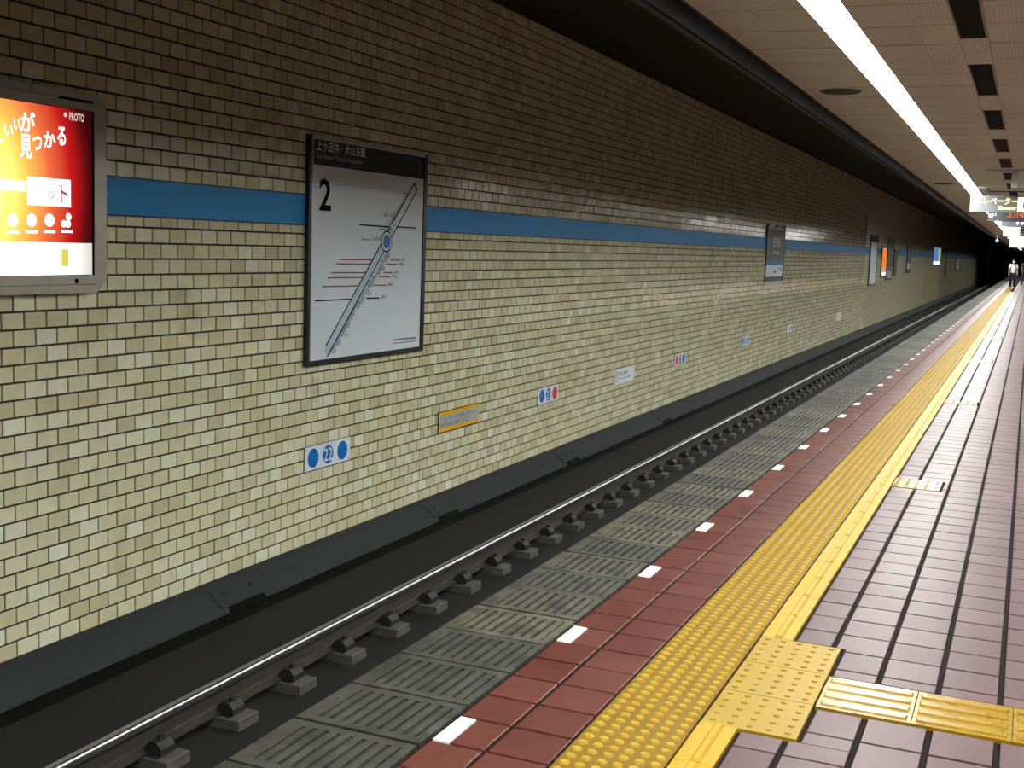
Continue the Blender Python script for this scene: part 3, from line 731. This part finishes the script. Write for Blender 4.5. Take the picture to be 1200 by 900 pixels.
for (x, y, n) in ((470, 304.5, '乗換え'), (468, 309.5, '乗換え'), (462.5, 318.7, '乗換え'), (460, 324, '乗換え'), (455, 333.5, '乗換え'), (447, 348, '乗換え')): mtext_wh(n, x, y, None, 0.030, MT['ink'], pan)
line_x(0.0636, mp_(460, 402.5), mp_(488, 399.5), 0.006, MT['ink'], pan, 'footer_rule')
line_x(0.0636, mp_(461, 398.5), mp_(487, 395.8), 0.018, mat('fine_print', srgb(120,130,138), 0.5), pan, 'fine_print')

# --- numbered stop plates
def stop_plate(y0, y1, z0, z1, cols, num, label):
    t = empty('stop_plate', (WX, (y0+y1)/2, z0), label, 'sign', 'small plates with three coloured discs low on the wall')
    w = y1-y0; h = z1-z0
    pl = MB().box(0.001, 0.010, -w/2, w/2, 0, h).build('plate', MT['signwhite'], t)
    MB().box(0.0008, 0.006, -w/2-0.004, w/2, -0.004, h+0.004).build('backing', MT['black'], t)
    for i, c in enumerate(cols):
        d = disc_x(0.010, (i-1)*0.232*w/0.72+0.0, h/2, 0.082*min(1, h/0.2), MT[c], pl, 'disc')
        if i == 1 and num:
            lettering(num, pl, (0.0125, -0.066, h/2-0.056), 0.132, 0.112, MT['signwhite'], FACE_X, bold=0.01)
    for s in (-1, 1):
        for q in (0.018, h-0.018): disc_x(0.010, s*(w/2-0.02), q, 0.006, MT['frame_dark'], pl, 'screw', 10)
stop_plate(8.325, 9.045, -0.461, -0.257, ('signblue', 'signblue', 'signblue'), '22', 'white plate with three blue discs, the middle one numbered 22')
stop_plate(13.465, 14.145, -0.463, -0.262, ('signblue', 'signblue', 'signred'), '21', 'white plate with two blue discs and a red one on its right')
stop_plate(19.60, 20.28, -0.470, -0.272, ('signred', 'signblue', 'signblue'), '20', 'white plate with a red disc on its left and two blue ones')
stop_plate(24.69, 25.38, -0.465, -0.265, ('signblue', 'signblue', 'signblue'), '19', 'small three-disc plate below the dark station name board')
stop_plate(29.77, 30.45, -0.455, -0.265, ('signblue', 'signblue', 'signblue'), '18', 'furthest of the white plates with blue discs')
# --- yellow and grey warning plate
t = empty('warning_plate', (WX, 11.26, -0.454), 'grey notice plate with yellow stripes above and below two lines of text', 'sign')
pl = MB().box(0.001, 0.012, -0.48, 0.48, 0, 0.205).build('plate', MT['signgrey'], t)
MB().box(0.0008, 0.010, -0.487, 0.48, -0.005, 0.211).build('backing', MT['black'], t)
for q in (0.0, 0.167): MB().box(0.012, 0.0135, -0.48, 0.48, q, q+0.038).build('yellow_stripe', MT['signyellow'], pl)
wk = mat('faded_ink', srgb(74,78,84), 0.6)
lettering('プラットホームから線路に降りないで', pl, (0.0125, -0.45, 0.108), 0.86, 0.045, wk, FACE_X)
lettering('非常の際は電話で連絡してください', pl, (0.0125, -0.45, 0.048), 0.70, 0.045, wk, FACE_X)
# --- no smoking plate
t = empty('no_smoking_plate', (WX, 16.88, -0.49), 'white rounded no-smoking plate low on the tiled wall', 'sign')
pl = MB().box(0.001, 0.012, -0.46, 0.46, 0, 0.215).build('plate', MT['signwhite'], t)
disc_x(0.012, -0.36, 0.105, 0.075, MT['signred'], pl, 'prohibition_ring'); disc_x(0.0137, -0.36, 0.105, 0.058, MT['signwhite'], pl, 'prohibition_field')
Lines().ln(0.0155, (-0.405, 0.15), (-0.315, 0.06), 0.016).build('prohibition_bar', MT['signred'], pl, recalc=False)
lettering('終日禁煙', pl, (0.0125, -0.25, 0.105), 0.36, 0.065, MT['ink'], FACE_X)
lettering('No Smoking', pl, (0.0125, -0.25, 0.045), 0.52, 0.042, MT['ink'], FACE_X)
# --- station name board
t = empty('station_name_board', (WX+0.004, 27.64, 0.76), 'dark grey station name board with blue and white lower bands', 'sign')
pl = MB().box(0.001, 0.03, -1.03, 1.03, 0.09, 1.32).build('panel', MT['platedark'], t)
MB().box(0.03, 0.036, 0.92, 1.03, 0.09, 1.30).build('edge_strip', MT['frame_dark'], pl)  # dark strip stands for the shadow along the board's right edge
MB().box(0.03, 0.034, -1.0, 0.86, 1.255, 1.31).build('top_strip', MT['signgrey'], pl)
MB().box(0.03, 0.034, -1.0, 0.88, 0.455, 0.545).build('blue_band', MT['band'], pl)
wb = MB().box(0.03, 0.034, -1.0, 0.88, 0.195, 0.455).build('white_band', MT['signwhite'], pl)
lettering('庄内通', pl, (0.0355, -0.44, 0.86), 0.82, 0.24, MT['greyink'], FACE_X)
lettering('Shonai-dori', pl, (0.0355, -0.36, 0.70), 0.72, 0.10, MT['greyink'], FACE_X)
lettering('●', wb, (0.0365, -0.13, 0.275), 0.16, 0.07, MT['ink'], FACE_X); lettering('上小田井', wb, (0.0365, 0.26, 0.31), 0.5, 0.10, MT['platedark'], FACE_X)
MB().box(0.001, 0.025, -1.05, 0.98, 0.0, 0.088).build('lower_strip', MT['signgrey'], t)
for q in (-0.9, 0.0, 0.9): MB().box(0.004, 0.04, q-0.1, q+0.1, 1.32, 1.35).build('bracket', MT['frame_dark'], t)
# --- small blank pale plate, low
t = empty('blank_plate', (WX, 38.45, -0.54), 'small pale blank plate low on the far wall', 'sign')
MB().box(0.001, 0.012, -0.52, 0.52, 0, 0.26).build('plate', mat('pale_plate', srgb(196,192,176), 0.5), t)
# --- further boards down the wall
def framed(y0, y1, z0, z1, name, label, cat, face_m, frame_m=None, th=0.04, fr=0.09, split=None):
    t = empty(name, (WX, (y0+y1)/2, z0), label, cat); w = (y1-y0)/2; h = z1-z0; fm = frame_m or MT['frame_dark']
    for s in (-1, 1): MB().box(0.001, th, s*w-(fr if s > 0 else 0), s*w+(fr if s < 0 else 0), 0, h).build('frame_side', fm, t)
    MB().box(0.001, th, -w+fr, w-fr, 0, fr*0.6).build('frame_bottom', fm, t); MB().box(0.001, th, -w+fr, w-fr, h-fr*0.6, h).build('frame_top', fm, t)
    p = MB().box(0.01, th-0.012, -w+fr, w-fr, fr*0.6, h-fr*0.6).build('panel', face_m, t)
    if split:
        for (a, b_, m) in split: MB().box(th-0.012, th-0.008, -w+fr, w-fr, fr*0.6+(h-fr*1.2)*a, fr*0.6+(h-fr*1.2)*b_).build('printed_field', m, p)
    return t
ORANGE = emat('backlit_orange', (1.0, 0.24, 0.04, 1), 0.9); WHT = emat('backlit_white', (0.95, 0.97, 1.0, 1), 1.0); BLU = emat('backlit_blue', (0.12, 0.25, 0.62, 1), 0.8); GRN = emat('backlit_green', (0.45, 0.62, 0.25, 1), 0.8); DIM = emat('backlit_dim', (0.2, 0.3, 0.4, 1), 0.3)
framed(45.2, 47.35, 0.42, 2.28, 'route_board', 'second route board far along the wall with white face and dark frame', 'route board', MT['board'], split=[(0.88, 1.0, MT['header'])])
framed(48.95, 50.75, 0.70, 1.90, 'advertising_lightbox', 'lit orange advertising lightbox with a white foot beyond the second route board', 'lightbox', ORANGE, split=[(0.0, 0.13, WHT), (0.13, 0.3, emat('backlit_peach', (0.8, 0.45, 0.3, 1), 0.7))])
framed(51.0, 53.1, 1.09, 2.30, 'notice_board', 'unlit dark brown notice panel beside the orange lightbox', 'sign', MT['platedark'])
framed(50.85, 53.0, 0.55, 1.06, 'small_notice_board', 'empty dark frame hung under the brown notice panel', 'sign', MT['signgrey'], fr=0.14)
framed(53.6, 54.7, 0.67, 1.85, 'notice_board', 'narrow dark edged panel right of the brown notice panel', 'sign', mat('brown_grey', srgb(98,84,72), 0.5))
framed(59.4, 61.1, 0.77, 2.10, 'station_name_board', 'far grey station name board with pale lower band', 'sign', MT['platedark'], split=[(0.12, 0.35, MT['signwhite'])])
framed(75.7, 82.0, 1.09, 2.25, 'advertising_lightbox', 'far lit blue and green advertising lightbox', 'lightbox', BLU, split=[(0.0, 0.2, WHT)])
t = framed(87.2, 88.2, 0.32, 2.18, 'notice_board', 'far dark narrow board beyond the blue and green lightbox', 'sign', MT['platedark'])
framed(99.5, 105.0, 0.65, 1.66, 'notice_board', 'furthest pale board near the end of the wall', 'sign', MT['signwhite'])
g_ = MB().box(0.0325, 0.0345, 0.9, 2.9, 0.25, 1.05).build('printed_field', GRN, [o for o in bpy.data.objects if o.get('label') == 'far lit blue and green advertising lightbox'][0])

# ------------------------------------------------------------------ things hung from the ceiling
GREYBOX = mat('grey_sign_case', srgb(120,124,130), 0.45); DARKBOX = mat('dark_sign_case', srgb(64,64,70), 0.45)
YTXT = emat('lit_yellow_letters', (1.0, 0.90, 0.40, 1), 2.2); OTXT = emat('orange_led', (1.0, 0.22, 0.04, 1), 1.3); GTXT = emat('green_led', (0.08, 0.5, 0.25, 1), 0.7); WTX = emat('lit_white_sign', (1, 0.98, 0.95, 1), 2.5)
def hanger(t, x, z0, z1, y=0.0): MB().box(x-0.02, x+0.02, y-0.02, y+0.02, z0, z1).build('hanger', DARKBOX, t)
def hang_sign(name, y, x0, x1, z0, z1, m, label, th=0.16):
    t = empty(name, ((x0+x1)/2, y, z0), label, 'hanging sign'); hung.append(t); w = (x1-x0)/2; h = z1-z0
    b_ = MB().box(-w, w, 0, th, 0, h).build('case', m, t)
    for s in (-1, 1): hanger(t, s*w*0.75, h, CEIL-z0, th/2)
    return t, b_, w, h
t, cs, w, h = hang_sign('elevator_sign', 25.0, -1.177, 1.30, 2.416, 2.727, GREYBOX, 'grey hanging sign with lit yellow elevator lettering under the lights')
lettering('エレベーター', cs, (-1.13, -0.004, 0.150), 0.74, 0.130, YTXT, FACE_Y, bold=0.025)
lettering('Elevator', cs, (-0.73, -0.004, 0.05), 0.33, 0.072, YTXT, FACE_Y, bold=0.025)
ic = MB().box(-0.385, -0.02, -0.008, 0.0, 0.03, 0.285).build('icon_panel', WTX, cs)
MB().box(-0.29, -0.27, -0.010, -0.008, 0.07, 0.24).build('icon_line', MT['ink'], ic)
MB().box(-0.93, 0.9, 0.03, 0.07, h+0.075, h+0.095).build('mounting_bar', DARKBOX, t)
t, cs, w, h = hang_sign('departure_board', 30.0, -1.0, 1.40, 2.40, 2.63, DARKBOX, 'dark hanging departure board with orange and green lit text')
lettering('各停', cs, (-0.98, -0.004, 0.115), 0.12, 0.07, GTXT, FACE_Y)
lettering('普通', cs, (-1.11, -0.004, 0.115), 0.09, 0.07, MT['greyink'], FACE_Y)
lettering('上小田井', cs, (-0.805, -0.004, 0.09), 0.62, 0.115, OTXT, FACE_Y, bold=0.015)
MB().frustum((-1.14, 0.0, 0.12), 0.05, 0.035, 0.09, 12, 'y').build('white_glint', WTX, cs)  # glowing cone in place of a small white reflection
t, cs, w, h = hang_sign('clock_sign', 36.0, -0.86, 1.0, 2.44, 2.60, GREYBOX, 'grey hanging case with small round white dials behind the departure board')
for q in (0.18, 0.30): MB().frustum((-w+0.25+q, -0.01, 0.1), 0.035, 0.035, 0.01, 14, 'y').build('dial', WTX, cs)
t, cs, w, h = hang_sign('white_sign', 45.0, -0.976, -0.45, 2.356, 2.665, WTX, 'small glowing white hanging sign beyond the departure board')
t, cs, w, h = hang_sign('white_sign', 66.0, -1.075, 1.2, 2.223, 2.757, WTX, 'wide glowing white hanging sign with pink lettering above the walking person')
lettering('出口', cs, (-0.85, -0.004, 0.24), 0.45, 0.22, emat('pink_letters', (0.9, 0.35, 0.4, 1), 1.0), FACE_Y)
t, cs, w, h = hang_sign('white_sign', 54.0, -0.98, 1.2, 2.44, 2.56, WTX, 'long thin glowing white hanging sign halfway down the platform')
# ceiling conduit with drop post
t = empty('conduit_post', (-0.33, 20.0, 2.595), 'pale conduit with a short drop post under the ceiling', 'conduit'); hung.append(t)
MB().box(-0.40, 2.2, -0.02, 0.02, 0.255, 0.284).build('conduit', MT['alu_bright'], t)
MB().cbox(-0.045, 0.045, -0.04, 0.04, 0.0, 0.255, 0.01).build('post', MT['alu_bright'], t)
MB().box(-0.045, 0.045, -0.04, 0.04, -0.015, 0.002).build('foot_cap', MT['frame_dark'], t)
# round camera dome by the ceiling edge
t = empty('camera_dome', (-1.594, 62.0, 2.36), 'small round pale camera dome hanging near the ceiling edge', 'camera'); hung.append(t)
b_ = MB(); 
for i in range(6): b_.frustum((0, 0, 0.16*(1-math.cos(PI*i/6))/2), 0.08*math.sin(PI*i/6)+1e-4, 0.08*math.sin(PI*(i+1)/6)+1e-4, 0.16*(math.cos(PI*i/6)-math.cos(PI*(i+1)/6))/2, 14)
b_.build('dome', mat('pale_dome', srgb(210,212,214), 0.3), t); MB().box(-0.015, 0.015, -0.015, 0.015, 0.155, CEIL-2.36).build('stem', GREYBOX, t)

# bring the ceiling and what hangs from it to its real height
hung += [o for o in bpy.data.objects if o.parent is None and o.name.split('.')[0] in ('strip_light', 'ceiling_vent')]
for o in hung:
    o.location = EYE + (o.location-EYE)*KC if o.name not in ('ceiling', 'trim_1') else EYE*(1-KC)
    o.scale = (KC, KC, KC)

# ------------------------------------------------------------------ people
def skin_mesh(name, pts, edges, m, root=0, sub=2):
    """connected joints with radii grown into one continuous surface"""
    me = bpy.data.meshes.new(name); me.from_pydata([p[:3] for p in pts], edges, [])
    o = bpy.data.objects.new(name, me); COL.objects.link(o)
    o.modifiers.new('skin', 'SKIN'); sd = o.modifiers.new('sub', 'SUBSURF'); sd.levels = sub; sd.render_levels = sub
    for i, p in enumerate(pts):
        sv = me.skin_vertices[0].data[i]; sv.radius = (p[3], p[4] if len(p) > 4 else p[3]); sv.use_root = (i == root)
    dg_ = bpy.context.evaluated_depsgraph_get(); dg_.update()
    out = bpy.data.meshes.new_from_object(o.evaluated_get(dg_)); bpy.data.objects.remove(o)
    out.materials.clear(); out.materials.append(m); out.name = name
    out.polygons.foreach_set('use_smooth', [True]*len(out.polygons)); return out
SKIN = mat('skin', srgb(196,150,124), 0.5); HAIR = mat('black_hair', srgb(20,18,18), 0.6)
def person(loc, rz, label, shirt, trouser, shoe, bag=True, mask=True, sc=1.0):
    t = empty('person', loc, label, 'person'); t.rotation_euler.z = rz; t.scale = (sc, sc, sc)
    # faces -y; joints: pelvis, waist, chest, neck, head ... arms ... legs (mid-stride)
    J = [(0,0,0.92,0.105,0.09), (0,0,1.08,0.115,0.085), (0,0,1.28,0.135,0.095), (0,0,1.42,0.07,0.06), (0,-0.005,1.49,0.050), (0,-0.02,1.57,0.068,0.078), (0,-0.02,1.655,0.070,0.085)]
    E = [(0,1),(1,2),(2,3),(3,4),(4,5),(5,6)]
    for s in (-1, 1):
        n = len(J); fy = 0.06*s
        J += [(s*0.175,0.0,1.375,0.058), (s*0.215,0.03*s,1.12,0.043), (s*0.225,0.03*s-0.07,0.90,0.032), (s*0.225,0.03*s-0.10,0.825,0.030,0.018)]
        E += [(2,n),(n,n+1),(n+1,n+2),(n+2,n+3)]
        # five fingers from the palm
        for k in range(5):
            q = len(J); dx = (-0.022+0.011*k); th = (k == 4)
            J += [(s*0.225-0.004, 0.03*s-0.10+(0.03 if th else dx), 0.79 if not th else 0.81, 0.008), (s*0.222-s*0.012, 0.03*s-0.105+(0.04 if th else dx), (0.745+0.008*abs(k-1.5)) if not th else 0.785, 0.007)]
            E += [(n+3, q), (q, q+1)]
        n = len(J)
        J += [(s*0.09,0.0,0.86,0.088), (s*0.095,-0.05*s-0.02,0.49,0.058), (s*0.10,-0.10*s+0.03,0.09,0.040), (s*0.11,-0.10*s-0.10,0.035,0.036,0.03)]
        E += [(0,n),(n,n+1),(n+1,n+2),(n+2,n+3)]
    obj('body', skin_mesh('body', J, E, SKIN), t)
    # face details
    hx = MB()
    for s in (-1, 1): MB().frustum((s*0.028, -0.112, 1.615), 0.010, 0.006, 0.008, 10, 'y').build('eye', HAIR, t)
    for s in (-1, 1): MB().frustum((s*0.072, -0.012, 1.60), 0.022, 0.014, 0.02, 10, 'y').build('ear', SKIN, t)
    MB().prism([(-0.012, 1.575), (0.012, 1.575), (0.004, 1.62), (-0.004, 1.62)], 'y', -0.122, -0.10).build('nose', SKIN, t)
    if mask:
        MB().frustum((0, -0.118, 1.555), 0.052, 0.066, 0.06, 16, 'y', 0.75).build('face_mask', MT['white_mark'], t)
    else: MB().box(-0.022, 0.022, -0.106, -0.098, 1.548, 1.556).build('mouth', MT['signred'], t)
    obj('hair', skin_mesh('hair', [(0,0.012,1.635,0.080,0.090), (0,0.0,1.69,0.072,0.082), (0,0.0,1.725,0.04,0.05)], [(0,1),(1,2)], HAIR), t)
    Sj = [(0,0,0.86,0.145,0.125), (0,0,1.08,0.14,0.11), (0,0,1.28,0.158,0.118), (0,0,1.425,0.085,0.075)]; Se = [(0,1),(1,2),(2,3)]
    for s in (-1, 1):
        n = len(Sj); Sj += [(s*0.18,0,1.38,0.078), (s*0.213,0.02*s,1.17,0.068)]; Se += [(2,n),(n,n+1)]
    obj('shirt', skin_mesh('shirt', Sj, Se, shirt), t)
    Tj = [(0,0,1.0,0.135,0.115), (0,0,0.86,0.135,0.115)]; Te = [(0,1)]
    for s in (-1, 1):
        n = len(Tj); Tj += [(s*0.09,0,0.82,0.102), (s*0.095,-0.05*s-0.02,0.49,0.076), (s*0.10,-0.10*s+0.03,0.10,0.060)]; Te += [(1,n),(n,n+1),(n+1,n+2)]
    obj('trousers', skin_mesh('trousers', Tj, Te, trouser), t)
    for s in (-1, 1):
        obj('shoe', skin_mesh('shoe', [(s*0.10,-0.10*s+0.05,0.055,0.060,0.055), (s*0.105,-0.10*s-0.04,0.050,0.062,0.055), (s*0.112,-0.10*s-0.15,0.044,0.058,0.046)], [(0,1),(1,2)], shoe), t)
    if bag:
        bk = obj('backpack', skin_mesh('backpack', [(0,0.16,1.02,0.13,0.07), (0,0.17,1.20,0.15,0.08), (0,0.15,1.38,0.11,0.06)], [(0,1),(1,2)], HAIR), t)
        for s in (-1, 1):
            obj('strap', skin_mesh('strap', [(s*0.10,0.10,1.42,0.018,0.012), (s*0.105,0.0,1.475,0.018,0.012), (s*0.115,-0.105,1.38,0.018,0.012), (s*0.135,-0.115,1.22,0.018,0.012), (s*0.15,-0.03,1.06,0.018,0.012)], [(0,1),(1,2),(2,3),(3,4)], HAIR, sub=1), bk)
    return t
person((-0.87, 71.4, 0.003), 0.0, 'person in a white shirt and black trousers with a black backpack walking this way',
       mat('white_shirt', srgb(236,238,240), 0.7), mat('black_trousers', srgb(22,22,26), 0.8), mat('dark_shoe', srgb(30,26,24), 0.5), sc=0.94)
person((-0.36, 86.0, 0.0), 0.3, 'person in grey clothes standing further down the platform',
       mat('grey_shirt', srgb(70,72,76), 0.8), mat('grey_trousers', srgb(88,86,84), 0.8), mat('grey_shoe', srgb(60,58,56), 0.5), bag=False, mask=False, sc=0.98)
